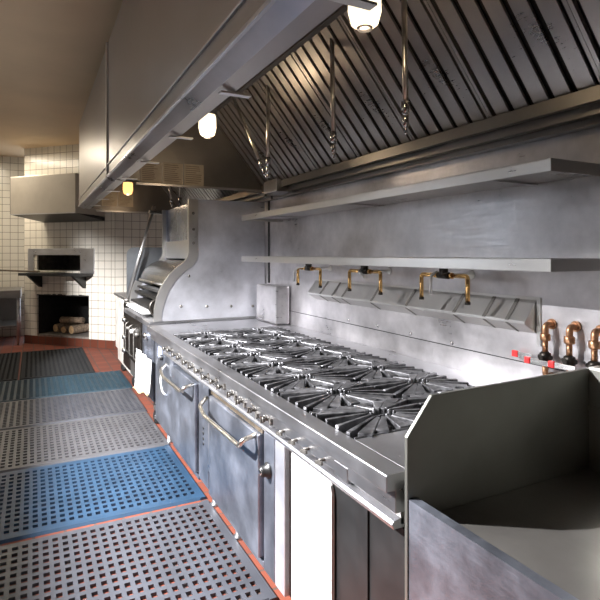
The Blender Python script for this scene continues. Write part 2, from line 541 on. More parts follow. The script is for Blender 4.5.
# ================================================================== FLOOR MATS
def mat_obj(x0, x1, y0, y1, matn, label, cw=.046, cl=.062, hw=.026, hl=.034):
    nx = max(1, int((x1 - x0 - .05) / cw))
    ny = max(1, int((y1 - y0 - .05) / cl))
    gx0 = (x0 + x1) / 2 - nx * cw / 2
    gy0 = (y0 + y1) / 2 - ny * cl / 2
    T = .016
    mb = MB()
    # border
    mb.prism([(x0, 0.001), (x0 + .012, T), (gx0, T), (gx0, .001)], y0 + .0, y1, 'y')
    gx1, gy1 = gx0 + nx * cw, gy0 + ny * cl
    mb.prism([(x1, 0.001), (x1 - .012, T), (gx1, T), (gx1, .001)][::-1], y0, y1, 'y')
    mb.prism([(y0, .001), (y0 + .012, T), (gy0, T), (gy0, .001)], gx0, gx1, 'x')
    mb.prism([(y1, .001), (y1 - .012, T), (gy1, T), (gy1, .001)], gx0, gx1, 'x')
    # one perforated web: faces with a hole ring each
    bm = mb.bm
    for i in range(nx):
        for j in range(ny):
            ax, ay = gx0 + i * cw, gy0 + j * cl
            cx_, cy_ = ax + cw / 2, ay + cl / 2
            o = [bm.verts.new(v) for v in ((ax, ay, T), (ax + cw, ay, T), (ax + cw, ay + cl, T), (ax, ay + cl, T))]
            h = [(-hw / 2, -hl / 2), (hw / 2, -hl / 2), (hw / 2, hl / 2), (-hw / 2, hl / 2)]
            it = [bm.verts.new((cx_ + a_, cy_ + b_, T)) for a_, b_ in h]
            ib = [bm.verts.new((cx_ + a_, cy_ + b_, .002)) for a_, b_ in h]
            for k in range(4):
                k2 = (k + 1) % 4
                bm.faces.new((o[k], o[k2], it[k2], it[k]))
                bm.faces.new((it[k], it[k2], ib[k2], ib[k]))
    me = bpy.data.meshes.new('floor_mat')
    bm.to_mesh(me)
    bm.free()
    ob = bpy.data.objects.new('floor_mat', me)
    me.materials.append(M[matn])
    C.objects.link(ob)
    tag(ob, label, 'mat', 'perforated rubber floor mats')
    return ob


mat_obj(-.75, .95, 3.10, 4.08, 'mat_blue', 'bright blue perforated rubber mat, nearest in the picture beside the range')
mat_obj(-.75, .96, 4.10, 5.06, 'mat_grey', 'light grey perforated rubber mat next to the bright blue one')
mat_obj(-.75, .97, 5.08, 6.02, 'mat_slate', 'slate grey rubber mat between the light grey and the teal mats', .052, .05, .03, .03)
mat_obj(-.75, 1.0, 6.04, 7.0, 'mat_teal', 'dark teal ribbed rubber mat before the black mats', .06, .05, .036, .034)
mat_obj(-.15, .70, 7.04, 9.0, 'mat_black', 'black rubber mat in front of the fireplace', .055, .06)
mat_obj(-1.05, -.17, 7.04, 9.0, 'mat_black', 'black rubber mat beside the steel worktable at the left edge', .055, .06)
mat_obj(-.75, .95, 2.05, 3.06, 'mat_slate', 'slate grey rubber mat in front of the near range doors, at the bottom edge')

# ================================================================== THE RANGE
RY0, RY1 = 1.13, 4.42
XF = 0.838
rg = thing('gas_range', 'long stainless restaurant gas range with two rows of cast-iron burners', 'range', (XF, RY0, 0))
rg.location = (0, 0, 0)
GX0, GX1, GY0, GY1 = .912, 1.752, 1.397, 3.837
# top frame: front ledge, near ledge, far ledge, rear strip
b = MB()
b.prism([(XF, .863), (XF, .907), (XF + .003, .91), (GX0, .91), (GX0, .80), (XF + .03, .80), (XF + .03, .863)], RY0, RY1, 'y')
b.build('front_ledge', 'steel', rg, .002)
MB().box(GX0, XW - .008, RY0, GY0, .86, .91).build('near_ledge', 'steel', rg, .002)
MB().box(GX0, XW - .008, GY1, RY1, .86, .91).build('far_ledge', 'steel', rg, .002)
MB().box(GX1, XW - .008, GY0, GY1, .86, .912).build('rear_ledge', 'steel', rg, .002)
MB().box(GX0, GX1, GY0, GY1, .80, .815).build('drip_tray', 'pan', rg)
# grates and burners
CX, CY = (GX1 - GX0) / 2, (GY1 - GY0) / 8


def grate_mesh():
    m = MB()
    hx, hy = CX / 2 - .003, CY / 2 - .003
    zt = .014
    bw = .008
    # low side rails along the joint between neighbouring grates
    m.obox((-hx, -hy + bw / 2, zt - .002), (hx, -hy + bw / 2, zt - .002), bw, .018)
    m.obox((-hx, hy - bw / 2, zt - .002), (hx, hy - bw / 2, zt - .002), bw, .018)
    m.obox((-hx + .004, -hy, zt - .014), (-hx + .004, hy, zt - .014), bw, .01)
    m.obox((hx - .004, -hy, zt - .014), (hx - .004, hy, zt - .014), bw, .01)
    c0 = .040
    for sgn in (-1, 1):
        # open slender fins towards the front and the back of the range
        for off in (-.78, -.27, .27, .78):
            m.obox((sgn * c0 * 1.2, off * c0, zt + .014), (sgn * hx, off * hy * .93, zt + .006), .009, .030, w2=.017)
        # broad flat webs towards the sides
        for off in (-.46, 0, .46):
            m.obox((off * c0, sgn * c0 * 1.1, zt + .012), (off * hx, sgn * (hy - .006), zt + .004), .014, .024, w2=.046)
    for sx in (-1, 1):
        for sy in (-1, 1):
            m.obox((sx * c0 * .9, sy * c0 * .9, zt + .010), (sx * hx * .80, sy * (hy - .004), zt + .004), .016, .022, w2=.05)
    # raised knuckles round the centre opening and the bar across it
    for (kx, ky) in ((c0, 0), (-c0, 0), (0, c0), (0, -c0)):
        m.cyl((kx, ky, zt - .02), (kx, ky, zt + .017), .010, .007, 8)
    m.obox((-c0, 0, zt + .002), (c0, 0, zt + .002), .008, .014)
    return m


def burner_mesh():
    m = MB()
    m.lathe([(.030, -.07), (.055, -.055), (.06, -.04), (.045, -.032), (.02, -.03), (.016, -.02), (.0, -.019)], (0, 0, 0), (0, 0, 1), 18)
    for k in range(8):
        t = 2 * PI * k / 8
        m.obox((.02 * math.cos(t), .02 * math.sin(t), -.03), (.06 * math.cos(t), .06 * math.sin(t), -.036), .012, .02)
    m.cyl((-.06, 0, -.06), (-.2, 0, -.06), .016, n=10)
    return m


grate0 = grate_mesh().build('burner_grate', 'iron', rg, .0025)
bowl = MB()
hx, hy = CX / 2 - .006, CY / 2 - .006
# sloped aeration bowl under each grate, open in the middle
for (sx, sy) in ((1, 0), (-1, 0), (0, 1), (0, -1)):
    if sx:
        q = [(sx * hx, -hy, .0), (sx * hx, hy, .0), (sx * .07, .07, -.05), (sx * .07, -.07, -.05)]
    else:
        q = [(-hx, sy * hy, .0), (hx, sy * hy, .0), (.07, sy * .07, -.05), (-.07, sy * .07, -.05)]
    vs = [bowl.bm.verts.new(v) for v in q]
    bowl.bm.faces.new(vs)
bowl0 = bowl.build('grate_bowl', 'ironb', rg)
sl = bowl0.modifiers.new('solid', 'SOLIDIFY')
sl.thickness = .004
burn0 = burner_mesh().build('burner', 'ironb', rg)
first = True
for i in range(2):
    for j in range(8):
        cx_, cy_ = GX0 + CX * (i + .5), GY0 + CY * (j + .5)
        for o in (grate0, bowl0, burn0):
            c = o if first else o.copy()
            if not first:
                C.objects.link(c)
                c.parent = rg
            c.location = (cx_, cy_, .902 if o is grate0 else (.896 if o is bowl0 else .905))
            if o is grate0:
                c.rotation_euler = (random.uniform(-.006, .006), random.uniform(-.006, .006), PI * ((i + j) % 2))
        first = False
# body behind the fronts
MB().box(.93, XW - .01, RY0 + .005, 4.25, .16, .80).build('body', 'steeldark', rg)
# recessed manifold panel and lower trim strip
XP = .872
MB().box(XP + .018, .93, RY0 + .005, 4.25, .765, .862).build('manifold_panel', 'steeldark', rg)
MB().prism([(XP - .012, .768), (XP - .006, .778), (XP + .03, .786), (XP + .03, .755), (XP - .006, .755)], RY0 + .005, 3.93, 'y').build('manifold_trim', 'steel', rg, .002)
MB().cyl((XP + .008, 1.9, .822), (XP + .008, 3.9, .822), .011, n=12).build('gas_manifold', 'greasy', rg)
v0 = None
for k in range(14):
    y = 1.98 + k * .142
    if v0 is None:
        m = MB().cyl((0, 0, 0), (-.038, 0, 0), .013, .010, 10)
        m.cyl((-.01, -.012, 0), (-.01, .02, .0), .009, n=8)
        m.cyl((-.036, 0, -.002), (-.052, 0, -.002), .017, .015, 12)
        m.obox((-.052, 0, .018), (-.052, 0, -.018), .007, .008, up=(1, 0, 0))
        m.tube([(0, .02, 0), (-.02, .045, .005), (.0, .06, -.01), (.02, .07, -.02)], .004, 6, .01)
        m.box(-.02, 0, -.05, -.03, -.022, .012)
        v0 = m.build('burner_valve', 'greasy', rg, loc=(XP + .0, y, .82))
        v0.scale = (.7, .8, .8)
    else:
        c = v0.copy()
        C.objects.link(c)
        c.parent = rg
        c.location = (XP, y + random.uniform(-.01, .01), .82 + random.uniform(-.006, .006))
        c.rotation_euler = (random.uniform(-.6, .6), 0, 0)
for k, y in enumerate((1.83, 1.72, 1.625, 1.515)):
    MB().cyl((XP + .02, y, .815), (XP - .026, y, .812), .006, n=8).obox((XP - .024, y - .018, .815), (XP - .024, y + .026, .806), .007, .012).build('pilot_tap', 'greasy', rg)
MB().box(XP - .006, XP + .02, 1.37, 1.45, .79, .835).build('latch_plate', 'steel', rg, .002)


def front(y0, y1, z0, z1, name, mat='steelfront', x0=XP, x1=.93, bev=.003):
    return MB().box(x0, x1, y0, y1, z0, z1).build(name, mat, rg, bev)


front(3.66, 4.25, .18, .862, 'end_panel')
front(2.83, 3.02, .18, .752, 'front_pillar')
front(1.93, 2.04, .16, .752, 'front_pillar')
front(1.835, 1.925, .16, .752, 'cabinet_post', 'steelp')
front(2.045, 2.825, .16, .19, 'kick_strip')
front(3.025, 3.655, .16, .19, 'kick_strip')
front(1.13, 1.30, .16, .752, 'near_panel', 'black', .90)
# tan-coloured heated rim on top of door 2
MB().box(XP - .004, XP + .02, 2.05, 2.77, .735, .752).build('door_top_rim', simple('heat_tinted_steel', (.62, .5, .36), .35, 1, .2), rg)


def oven_door(y0, y1, hz, hy0, hy1):
    d = MB().box(XP - .018, XP + .02, y0, y1, .20, .728).build('oven_door', 'steelfront', rg, .006)
    h = MB()
    xo = XP - .085
    h.tube([(XP - .016, hy0, hz + .045), (xo + .006, hy0, hz + .03), (xo, hy0 + .02, hz), (xo, hy1 - .18, hz - .012), (xo + .02, hy1 - .02, hz + .0), (XP - .016, hy1, hz + .035)], .011, 12, .035)
    h.build('door_handle', 'handle', d)
    return d


oven_door(3.04, 3.64, .675, 3.07, 3.78)
d2 = oven_door(2.06, 2.76, .675, 2.09, 2.80)
# oven control column details
MB().lathe([(.034, 0), (.034, .006), (.025, .008), (.022, .032), (.019, .036), (0, .037)], (XP - .001, 1.99, .60), (-1, 0, 0), 20).build('oven_knob', 'black', rg)
MB().lathe([(.016, .036), (.014, .04), (0, .041)], (XP - .001, 1.99, .60), (-1, 0, 0), 16).build('knob_cap', 'chrome', rg)
MB().lathe([(.022, 0), (.02, .022), (0, .024)], (XP - .001, 3.98, .72), (-1, 0, 0), 16).build('oven_knob', 'black', rg)
MB().box(XP - .004, XP, 4.02, 4.14, .70, .78).build('label_plate', simple('pale_label', (.55, .62, .8), .4), rg)
for zz in (.60, .56, .50, .47, .44, .41):
    MB().cyl((XP, 2.92, zz), (XP - .004, 2.92, zz), .005 if zz > .5 else .009, n=8).build('vent_hole', 'black', rg)
MB().tube([(XP - .002, 3.86, .68), (XP - .03, 3.86, .66), (XP - .045, 3.86, .58), (XP - .03, 3.86, .49), (XP - .002, 3.86, .46)], .007, 8, .03).build('side_handle', 'white', rg)
for hy_ in (2.9,):
    MB().box(XP - .012, XP - .001, 2.74, 2.80, .30, .60).build('door_hinge', 'steel', rg, .003)
# open cabinet with a white liner
MB().prism([(1.485, .16), (1.785, .16), (1.785, .745), (1.53, .745), (1.495, .73), (1.485, .70)], XP + .005, XP + .02, 'x').build('cabinet_door', 'white', rg, .004)
MB().box(XP + .022, .93, 1.30, 1.835, .16, .755).build('cabinet_recess', 'black', rg)
for yy in (1.25, 2.6, 3.0, 4.18):
    for xx in (.97, 1.8):
        MB().lathe([(.032, 0), (.032, .012), (.02, .02), (.022, .15), (.03, .165)], (xx, yy, 0), (0, 0, 1), 12).build('leg', 'steel', rg)

# corner flue box at the far rear
tag(MB().box(1.79, XW - .01, 3.93, 4.37, .912, 1.235).build('corner_cover', 'wallsteel', bevel=.02),
    'square stainless cover standing in the far rear corner of the burners', 'cover')

# ================================================================== FRYER / SINK UNIT (near right)
su = thing('basin_unit', 'dark stainless basin unit with a tall chamfered side guard, nearest at the right', 'unit', (0, 0, 0))
MB().prism([(.868, .90), (.868, 1.022), (.952, 1.122), (1.625, 1.128), (1.625, .15), (.868, .15)], 1.08, 1.092, 'y').build('side_guard', steel('guard_steel', (.28, .28, .25), .3, .42, (60, 3, 3), 2.0, .05), su, .002)
MB().box(1.612, 1.624, -.3, 1.08, .80, 1.128).box(1.625, XW - .01, -.3, 1.09, 1.118, 1.13).box(1.603, 1.612, -.3, 1.08, .995, 1.008).build('rear_guard', steel('rear_guard_steel', (.42, .42, .38), .3, .42, (3, 60, 3), 2.0, .05), su, .001)
MB().box(.90, 1.60, -.3, 1.078, .795, .805).build('basin_floor', 'steeldark', su)
MB().box(.872, .90, -.3, 1.078, .15, .86).build('front_panel', 'steelfront', su)
MB().box(.90, 1.6, -.3, 1.078, .15, .79).build('body', 'steeldark', su)

# ================================================================== WALL SHELVES
SX = 1.55


def wall_shelf(z0, z1, label):
    t = thing('wall_shelf', label, 'shelf', (SX, 1.173, z0), 0, 'stainless shelves on the wall')
    w_ = XW - SX
    L_ = 4.10 - 1.173
    h = z1 - z0
    MB().box(0, w_, 0, L_, h - .003, h).box(0, .003, 0, L_, 0, h - .003).box(.003, w_, 0, .003, 0, h - .003).box(.003, w_, L_ - .003, L_, 0, h - .003).box(.003, .02, .003, L_ - .003, 0, .003).box(.02, w_ - .001, .003, L_ - .003, h - .02, h - .004).build('shelf_board', 'shelf', t, .001)
    for y in (.35, 1.45, 2.55):
        MB().prism([(.03, h - .021), (w_ - .001, h - .021), (w_ - .001, h - .028), (.03, h - .028)], y, y + .03, 'y').build('shelf_bracket', 'shelf', t)
    return t


wall_shelf(1.441, 1.485, 'long stainless shelf just above the brass pot fillers')
wall_shelf(1.782, 1.826, 'long stainless shelf directly below the hood, upper of the two')

# ================================================================== SLOPED WALL DUCT with slots (trough)
tr = thing('splash_ledge', 'wedge-shaped stainless ledge along the wall under the pot fillers', 'ledge', (0, 0, 0))
TY0, TY1 = 1.53, 3.50
zt, zr, zb = 1.303, 1.208, 1.158
MB().prism([(XW - .0005, zt), (1.857, zr + .005), (1.857, zr - .006), (XW - .0005, zb)], TY0, TY1, 'y').build('ledge_body', 'shelf', tr, .001)
MB().box(XW - .006, XW - .0005, TY0 - .004, TY1 + .0, zt + .001, zt + .012).build('wall_flange', 'shelf', tr)
MB().box(XW - .006, XW - .0005, TY0 - .024, TY0 - .004, zb - .05, zt + .012).build('end_flange', 'shelf', tr)
s0 = None
for y in (1.625, 1.757, 1.95, 2.323, 2.663, 3.002, 3.134, 3.305):
    if s0 is None:
        m = MB()
        m.prism([(XW - .003, zt + .002), (1.8555, zr + .0075), (1.8555, zr + .004), (XW - .003, zt - .002)], -.010, .010, 'y')
        m.prism([(XW - .003, zb - .002), (1.8555, zr - .0085), (1.8555, zr - .005), (XW - .003, zb + .002)], -.006, .006, 'y')
        s0 = m.build('slot_strip', 'steeldark', tr, loc=(0, y, 0))
    else:
        c = s0.copy()
        C.objects.link(c)
        c.parent = tr
        c.location = (0, y, 0)

# ================================================================== BRASS POT FILLERS
def pot_filler(yc, hl, hr, lever, label):
    t = thing('pot_filler', label, 'faucet', (XW, yc, 1.40), 0, 'brass pot fillers over the burners')
    xb = -.18
    MB().lathe([(.024, 0), (.022, .006), (.009, .01), (.009, .16)], (-.0005, 0, .0), (-1, 0, 0), 16).build('wall_stem', 'shelf', t)
    MB().cyl((xb, 0, -.002), (xb, 0, .034), .017, n=12).cyl((xb, -.035, 0), (xb, .035, 0), .017, n=12).lathe([(.024, -.010), (.024, .010)], (xb, 0, .026), (0, 0, 1), 6).build('valve_body', 'darkmetal', t)
    MB().tube([(xb, .03, 0), (xb, hl, 0), (xb, hl, -.125)], .0105, 12, .016).build('spout', 'brass', t)
    MB().tube([(xb, -.03, 0), (xb, -hr, 0), (xb, -hr, -.125)], .0105, 12, .016).build('spout', 'brass', t)
    for y, z in ((hl, -.128), (-hr, -.128)):
        MB().cyl((xb, y, z), (xb, y, z + .012), .0125, n=12).build('spout_tip', 'darkmetal', t)
    for y in (.045, -.052):
        MB().lathe([(.016, -.008), (.016, .008)], (xb, y, 0), (0, 1, 0), 6).build('coupling', 'brass', t)
    if lever == 'down':
        MB().tube([(xb, .045, .014), (xb - .03, .055, .0), (xb - .034, .055, -.09)], .008, 8, .02).build('lever', 'shelf', t)
    elif lever == 'side':
        MB().tube([(xb, .02, .014), (xb - .03, .02, .0), (xb - .034, -.05, -.035)], .008, 8, .02).build('lever', 'shelf', t)
    else:
        MB().tube([(xb, .05, .01), (xb - .02, .12, .008), (xb - .03, .175, -.02), (xb - .03, .175, -.10)], .008, 8, .02).build('lever', 'shelf', t)
    return t


pot_filler(3.28, .17, .17, 'left', 'brass two-spout pot filler farthest along the wall, with its lever at the left end')
pot_filler(2.575, .165, .16, 'side', 'brass two-spout pot filler in the middle of the three, its lever pointing aside')
pot_filler(1.905, .16, .155, 'down', 'brass two-spout pot filler nearest the camera with a steel lever hanging down')

# ================================================================== COPPER GAS VALVES at the wall
def gas_valve(y, ztop, lever, label, sx=0.0):
    t = thing('pipe_valve', label, 'valve', (XW, y, ztop), 0, 'copper pipe valves on the wall')
    x = -.045
    # elbow out of the wall, union, riser and lower elbow back to the wall
    MB().tube([(-.001, 0, -.012), (x, 0, -.012), (x, 0, -.065)], .0135, 12, .022).lathe([(.022, 0), (.022, .008)], (-.001, 0, -.012), (-1, 0, 0), 14).build('upper_elbow', 'copper', t)
    MB().lathe([(.019, 0), (.022, .004), (.022, .026), (.019, .03)], (x, 0, -.078), (0, 0, 1), 6).build('union_nut', 'copper', t)
    MB().cyl((x, 0, -.078), (x, 0, -.125), .0115, n=12).build('riser_pipe', 'copper', t)
    MB().lathe([(.014, 0), (.022, .006), (.024, .022), (.022, .038), (.014, .044)], (x, 0, -.168), (0, 0, 1), 12).cyl((x - .03, 0, -.146), (x, 0, -.146), .011, n=10).cyl((x, -.03, -.146), (x, .03, -.146), .009, n=10).build('valve_body', 'darkmetal', t)
    MB().tube([(x, 0, -.168), (x, 0, -.225), (-.001, 0, -.225)], .012, 12, .02).build('lower_elbow', 'copper', t)
    if lever:
        lz = -.165
        l = MB().box(x - .036, x - .030, -.045 + sx, .055 + sx, lz - .012, lz + .010).build('lever', 'chrome', t, .002)
        MB().box(x - .041, x - .026, .045 + sx, .072 + sx, lz - .014, lz + .013).build('lever_grip', 'red', l, .004)
    return t


gas_valve(1.453, 1.222, True, 'copper pipe valve with a red-tipped lever, leftmost of the three on the wall')
gas_valve(1.344, 1.225, True, 'copper pipe valve with a red-tipped lever, between the two other wall valves', -.005)
gas_valve(1.241, 1.222, False, 'copper pipe valve at the right edge of the photo, partly behind the steel guard')
tv = thing('shutoff_handle', 'small red and steel shut-off handle on the wall left of the copper valves', 'handle', (XW, 1.60, 1.062))
MB().cyl((-.001, -.04, 0), (-.03, -.04, 0), .008, n=10).box(-.034, -.029, -.07, .0, -.011, .011).build('handle_bar', 'chrome', tv)
MB().box(-.038, -.026, 0, .03, -.014, .014).build('grip', 'red', tv, .003)

# ================================================================== UPRIGHT BROILER (beyond the range)
BY0, BY1 = 4.47, 5.72
br = thing('broiler', 'upright stainless broiler with a curved hood and tall riveted side panel', 'broiler', (0, 0, 0))
inner = [(.965, .93), (.97, 1.02), (1.0, 1.12), (1.035, 1.2), (1.095, 1.29), (1.17, 1.36), (1.235, 1.40), (1.27, 1.45), (1.284, 1.50), (1.284, 1.985)]
outer = [(.905, .93), (.908, 1.04), (.93, 1.14), (.965, 1.225), (1.03, 1.325), (1.11, 1.40), (1.165, 1.44), (1.19, 1.48), (1.20, 1.52), (1.20, 1.985)]
MB().prism(inner + [(XW - .01, 1.985), (XW - .01, .93)], BY0, BY0 + .02, 'y').build('side_panel', 'steelp', br)
# flange following the curve
m = MB()
for i in range(len(inner) - 1):
    m.prism([outer[i], outer[i + 1], inner[i + 1], inner[i]], BY0 - .006, BY0 + .03, 'y')
m.build('edge_flange', 'shelf', br)
m = MB()
for i in range(len(inner) - 1):
    sh = lambda p: (p[0] + .05, p[1])
    m.prism([sh(outer[i]), sh(outer[i + 1]), inner[i + 1], inner[i]] if i > 2 else [outer[i], outer[i + 1], inner[i + 1], inner[i]], BY1, BY1 + .03, 'y')
m.build('edge_flange', 'shelf', br)
MB().prism(inner + [(XW - .01, 1.985), (XW - .01, .93)], BY1 + .005, BY1 + .02, 'y').build('side_panel', 'steelp', br)
# upper recessed panels
MB().box(1.30, 1.315, BY0 + .03, BY1, 1.64, 1.98).build('upper_panel', steel('blue_reflection_steel', (.42, .46, .55), .2, .32, (3, 50, 3), 2.5, .05), br)  # blue reflection is put into the panel's base colour
MB().box(1.285, 1.31, BY0 + .03, BY1, 1.46, 1.635).build('middle_panel', 'shelf', br)
# roll canopy
cv = []
# rolled quarter-round hood door
for k in range(13):
    t = k / 12
    a = PI / 2 * t
    cv.append((1.285 - .262 * math.sin(a) - .01 * t, 1.445 - .23 * (1 - math.cos(a))))
m = MB()
m.sheet(cv, BY0 + .03, BY1, .012)
m.build('roll_canopy', steel('canopy_steel', (.40, .40, .40), .16, .26, (3, 3, 3), 1.5, .0, con=.85, metal=.97), br, smooth=False)
MB().tube([(1.0, BY0 + .1, 1.235), (1.0, BY1 - .05, 1.235)], .012, 8).build('canopy_edge', 'handle', br)
# grill interior: racks, tray
MB().box(1.30, 1.32, BY0 + .03, BY1, .93, 1.44).build('back_liner', 'pan', br)
m = MB()
for k in range(16):
    y = BY0 + .08 + k * .072
    m.cyl((.985, y, 1.165), (1.28, y, 1.185), .008, n=6)
m.cyl((.99, BY0 + .04, 1.165), (.99, BY1 - .02, 1.165), .012, n=8)
m.cyl((1.25, BY0 + .04, 1.183), (1.25, BY1 - .02, 1.183), .01, n=8)
m.build('grill_rack', 'ironb', br)
MB().box(.95, 1.28, BY0 + .05, BY1 - .03, 1.10, 1.125).build('rack_frame', 'pan', br)
MB().prism([(.90, 1.04), (1.28, 1.06), (1.28, 1.045), (.90, 1.02)], BY0 + .25, BY1 - .1, 'y').build('grill_drawer', 'ironb', br)
MB().prism([(.86, .968), (.875, .985), (1.27, .985), (1.27, .96), (.875, .96)], BY0 + .35, BY1 - .04, 'y').build('drip_tray', 'white', br, .003)
for y in (BY0 + .06,):
    MB().lathe([(.085, 0), (.085, .02), (.07, .024)], (.985, BY0 + .22, 1.03), (0, -1, 0), 20).build('side_wheel', 'darkmetal', br)
MB().lathe([(.018, 0), (.022, .012), (.012, .02)], (1.285, BY0 + .12, 1.66), (-1, 0, 0), 12).build('latch_knob', 'chrome', br)
for (xx, zz) in ((1.133, 1.052), (1.365, 1.042), (1.59, 1.032), (1.80, 1.024), (1.203, 1.312), (1.243, 1.60), (1.243, 1.72), (1.24, 1.86)):
    MB().lathe([(.013, 0), (.011, .005), (0, .007)], (xx, BY0 - (.006 if xx < 1.3 and zz > 1.4 else 0), zz), (0, -1, 0), 10).build('rivet', 'greasy', br)
# base cabinet
MB().box(.86, XW - .01, BY0, BY1 + .12, .885, .928).build('worktop', 'steel', br, .004)
MB().box(.93, XW - .02, BY0 + .01, BY1 + .1, .22, .885).build('cabinet', 'steeldark', br)
MB().box(.90, .93, BY0 + .02, BY0 + .5, .25, .88).build('cabinet_door', 'steelfront', br, .004)
MB().box(.89, .93, BY0 + .53, BY1 + .08, .42, .86).build('control_panel', 'darkmetal', br, .004)
for k in range(3):
    y = BY0 + .62 + k * .25
    MB().lathe([(.02, 0), (.024, .01), (.018, .04), (0, .042)], (.89, y, .74), (-1, 0, 0), 12).build('control_knob', 'white' if k % 2 else 'greasy', br)
    MB().tube([(.885, y + .05, .80), (.85, y + .05, .78), (.85, y + .05, .5), (.9, y + .05, .47)], .008, 6, .03).build('gas_pipe', 'greasy', br)
MB().lathe([(.03, 0), (.03, .02), (.02, .04)], (.90, BY0 + .24, .78), (-1, 0, 0), 14).build('door_latch', 'chrome', br)


def caster(parent, x, y, r=.06):
    MB().box(x - .03, x + .03, y - .03, y + .03, 2 * r + .01, .23).build('caster_bracket', 'greasy', parent, .003)
    c = MB().lathe([(r * .5, -.016), (r * .95, -.016), (r, -.01), (r, .01), (r * .95, .016), (r * .5, .016)], (x, y, r), (1, .25, 0), 22).build('caster_wheel', 'rubber', parent)
    MB().cyl((x - .024, y, r), (x + .024, y, r), r * .4, n=12).build('wheel_hub', 'chrome', c)
    MB().obox((x - .024, y, r - .01), (x - .024, y + .01, 2 * r + .02), .02, .004, up=(1, 0, 0)).build('caster_fork', 'chrome', parent)


for (x, y) in ((.98, BY0 + .22), (1.09, 5.58), (1.8, BY0 + .2), (1.8, BY1)):
    caster(br, x, y)
# towel / cloth hanging over the rail
cl = MB()
NX, NZ = 14, 16
y0_, y1_ = 4.285, 4.95
g = []
for i in range(NX + 1):
    row = []
    for k in range(NZ + 1):
        u_, v_ = i / NX, k / NZ
        y = y0_ + (y1_ - y0_) * (u_ if v_ < .8 else u_)
        zb_ = .37 - .10 * u_ + .015 * math.sin(u_ * 9)
        z = .64 - (.64 - zb_) * v_
        x = .842 + .009 * math.sin(u_ * 19 + v_ * 2) - .025 * v_
        row.append(cl.bm.verts.new((x, y, z)))
    g.append(row)
for i in range(NX):
    for k in range(NZ):
        f = cl.bm.faces.new((g[i][k], g[i + 1][k], g[i + 1][k + 1], g[i][k + 1]))
        f.smooth = True
cloth = cl.build('kitchen_towel', 'cloth')
cloth.modifiers.new('solid', 'SOLIDIFY').thickness = .006
tag(cloth, 'large white cloth hanging low on the front of the broiler beside the range', 'towel')
hm = MB()
hm.tube([(.815, 4.285 + i * .0665, .37 - .01 * i + .015 * math.sin(i * .9)) for i in range(11)], .009, 6)
hm.build('hem', 'tan', cloth)['label'] = 'tan hem'

# ================================================================== WHITE FRYER beyond the broiler
fr = thing('fryer', 'grimy white-sided floor fryer on casters beyond the broiler', 'fryer', (0, 0, 0))
MB().prism([(6.02, .14), (7.12, .14), (7.2, .6), (7.2, .97), (6.02, .97)], .98, 1.75, 'x').build('cabinet', 'dirtywhite', fr, .006)
MB().box(.955, .978, 6.06, 6.5, .2, .93).build('front_panel', 'darkmetal', fr, .004)
MB().box(.955, .978, 6.54, 7.15, .30, .93).build('white_door', 'dirtywhite', fr, .006)
MB().box(.94, 1.76, 6.0, 7.22, .972, 1.0).build('rim', 'steel', fr, .004)
for zz in (.75, .55, .4):
    MB().lathe([(.03, 0), (.034, .02), (.02, .05), (0, .052)], (.955, 6.25, zz), (-1, 0, 0), 12).build('control_knob', 'chrome', fr)
for (x, y) in ((1.03, 6.15), (1.03, 7.0), (1.68, 6.15), (1.68, 7.0)):
    MB().cyl((x, y, .10), (x, y, .145), .02, n=10).lathe([(.025, -.014), (.05, -.014), (.05, .014), (.025, .014)], (x, y, .05), (1, .3, 0), 18).build('caster', 'rubber', fr)
# grey splash guard with rounded top corner
pts = [(.92, 1.001)]
for k in range(7):
    a = PI - k * PI / 12
    pts.append((1.0 + .08 * math.cos(a), 1.50 + .08 * math.sin(a)))
pts += [(1.7, 1.58), (1.7, 1.001)]
tag(MB().prism(pts, 6.01, 6.03, 'y').build('splash_guard', steel('guard_grey_steel', (.3, .32, .34), .28, .4, (3, 3, 20), 2.5, .06)),
    'grey steel splash guard with a rounded corner behind the leaning rod', 'guard')
# rod
rd = thing('steel_rod', 'thin bright steel rod slanting from the fryer up to the hood', 'rod', (.91, 5.93, 1.0))
MB().cyl((0, 0, 0), (.29, .0, 1.04), .019, n=10).build('shaft', 'shelf', rd)
MB().cyl((-.03, 0, 0), (.04, 0, .0), .022, n=10).build('pivot', 'greasy', rd)
MB().box(.24, .40, -.03, .06, .955, .99).build('upper_clamp', 'greasy', rd, .006)

# ================================================================== EXHAUST HOODS
HX = .50


